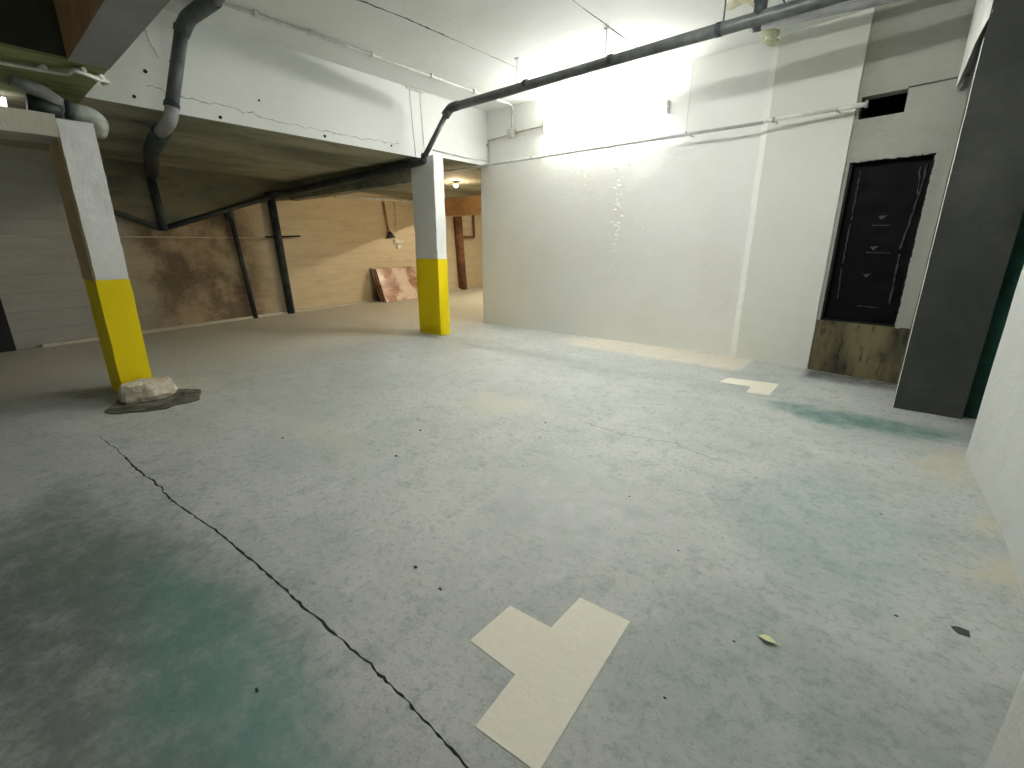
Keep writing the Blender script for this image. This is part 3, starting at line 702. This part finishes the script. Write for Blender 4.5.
# ------------------------------------------------------------------ rear wall fittings
def wallpt(y, z, d): return (bwx(y)+d, y, z)
t = thing('drain_pipe', 'thin dark pipe on the rear wall, left one of the pair', 'pipe', wallpt(3.6, 0, .08))
MB().tube([wallpt(3.50, 2.06, .10), wallpt(3.55, 1.88, .10)], [.11, .055], 14).build('funnel_head', M['pipe2'], t)
MB().tube([wallpt(3.55, 1.95, .09), wallpt(3.73, .0, .09)], .045, 14).build('pipe_run', M['pipe2'], t)
t = thing('drain_pipe', 'thicker dark pipe on the rear wall with a black side arm', 'pipe', wallpt(4.45, 0, .1))
MB().tube([wallpt(4.42, 2.40, .12), wallpt(4.53, .0, .12)], .078, 16).build('pipe_run', M['pipe2'], t)
MB().tube([wallpt(4.15, 1.58, .19), wallpt(5.0, 1.62, .10)], .018, 10).build('side_arm', M['black'], t)
t = thing('electrical_conduit', 'thin pale conduit running level along the rear wall', 'conduit', wallpt(2.5, 1.5, .03))
MB().tube([wallpt(-.8, 1.50, .02), wallpt(4.3, 1.57, .02)], .009, 8).build('conduit_run', M['beige'], t)
t = thing('electrical_conduit', 'beige conduit with a switch drop on the far part of the rear wall', 'conduit', wallpt(7.5, 2.6, .03))
MB().tube([wallpt(6.1, 2.54, .06), wallpt(9.6, 2.70, .06)], .032, 12).build('conduit_run', M['conduit'], t)
MB().tube([wallpt(7.70, 2.55, .06), wallpt(7.83, 1.78, .06)], .028, 10).build('conduit_drop', M['raw'], t)
MB().tube([wallpt(8.15, 2.6, .04), wallpt(8.15, 1.80, .04)], .012, 10).build('thin_drop', M['beige'], t)
MB().tube([wallpt(7.85, 1.80, .07), wallpt(7.86, 1.64, .10)], [.04, .13], 12).build('drop_foot', M['pipe2'], t)
t = thing('switch_box', 'small white switch box on the rear wall left of the middle column', 'switch', wallpt(8.2, 1.55, 0))
MB().prism([(bwx(8.05)+.0, 8.05), (bwx(8.40), 8.40), (bwx(8.40)+.07, 8.40), (bwx(8.05)+.07, 8.05)], 1.50, 1.60).build('box_body', M['conduit'], t)
MB().prism([(bwx(8.15)+.0, 8.15), (bwx(8.30), 8.30), (bwx(8.30)+.05, 8.30), (bwx(8.15)+.05, 8.15)], 1.36, 1.46).build('socket', M['conduit'], t)
t = thing('drain_pipe', 'brown pipe on the rear wall seen right of the middle column', 'pipe', wallpt(11.3, 0, .1))
MB().tube([wallpt(11.05, SZ+.05, .12), wallpt(11.3, 0, .12)], .14, 16).build('pipe_run', M['woodedge'], t)
MB().tube([wallpt(12.1, 2.7, .08), wallpt(12.15, 1.75, .08), wallpt(11.2, 1.74, .2)], .04, 10, round_=.08).build('thin_branch', M['woodedge'], t)

# leaning boards
for k, (y0, dx, h, lab) in enumerate(((7.12, .50, .84, 'front reddish varnished board of the stack leaning on the rear wall'),
                                (7.09, .43, .85, 'middle board of the stack leaning on the rear wall'),
                                (7.06, .36, .86, 'rear board of the stack leaning on the rear wall'))):
    y1 = 9.3-.1*k; th = .055
    t = MB()
    def P(y, base, d): return (bwx(y)+base+d, y)
    bx = dx; tx = dx-.36
    vs = [(bwx(y0)+bx, y0, 0), (bwx(y1)+bx, y1, 0), (bwx(y1)+tx, y1, h), (bwx(y0)+tx, y0, h),
          (bwx(y0)+bx+th, y0, 0), (bwx(y1)+bx+th, y1, 0), (bwx(y1)+tx+th, y1, h), (bwx(y0)+tx+th, y0, h)]
    t.add(vs, [[4, 5, 6, 7]], 0).add(vs, [[0, 3, 2, 1], [0, 4, 7, 3], [1, 2, 6, 5], [3, 7, 6, 2], [0, 1, 5, 4]], 1)
    tag(t.build('leaning_board', [M['wood'], M['woodedge']], o=(bwx(8)+dx, 8, 0)), lab, 'board', 'boards leaning on the rear wall')

# lamps of the rear bay
t = thing('ceiling_lamp', 'small warm lit lamp under the slab right of the middle column', 'lamp', (-7.75, 7.25, 2.62))
MB().tube([(-7.75, 7.25, 2.72), (-7.75, 7.25, 2.66)], .06, 14).build('lamp_base', M['conduit'], t)
bmx = bmesh.new(); bmesh.ops.create_uvsphere(bmx, u_segments=16, v_segments=10, radius=.032)
MB().add([(v.co.x-7.75, v.co.y+7.25, v.co.z+2.635) for v in bmx.verts], [[v.index for v in f.verts] for f in bmx.faces], 0, True).build('bulb', M['bulb'], t); bmx.free()
t = thing('fluorescent_light', 'warm tube light in the far bay hidden behind the white wall', 'light', (-8.2, 11.2, 2.6))
MB().tube([(-8.8, 10.9, 2.62), (-7.6, 10.9, 2.62)], .02, 10).build('light_tube', M['tube2'], t)
MB().box(-8.85, -7.55, 10.87, 10.93, 2.65, 2.72).build('fixture_body', M['conduit'], t)

# clean helper property
for o in sc.objects:
    if '_o' in o: del o['_o']

# ------------------------------------------------------------------ world, camera
w = bpy.data.worlds.new('World'); sc.world = w; w.use_nodes = True
bg = w.node_tree.nodes['Background']; bg.inputs[0].default_value = (.80, .83, .78, 1); bg.inputs[1].default_value = .03
cam = bpy.data.cameras.new('camera'); co = bpy.data.objects.new('camera', cam); col.objects.link(co)
co.location = (0, 0, H*S); P_ = math.atan(135/459.)
co.rotation_euler = (math.pi/2-P_, 0, math.radians(40.46))
cam.sensor_width = 36; cam.lens = 459/1024*36; cam.clip_start = .02; cam.clip_end = 100
sc.camera = co
vs_ = sc.view_settings
vs_.view_transform = 'Standard'; vs_.look = 'None'; vs_.gamma = 1; vs_.use_curve_mapping = False
vs_.exposure = 2.03
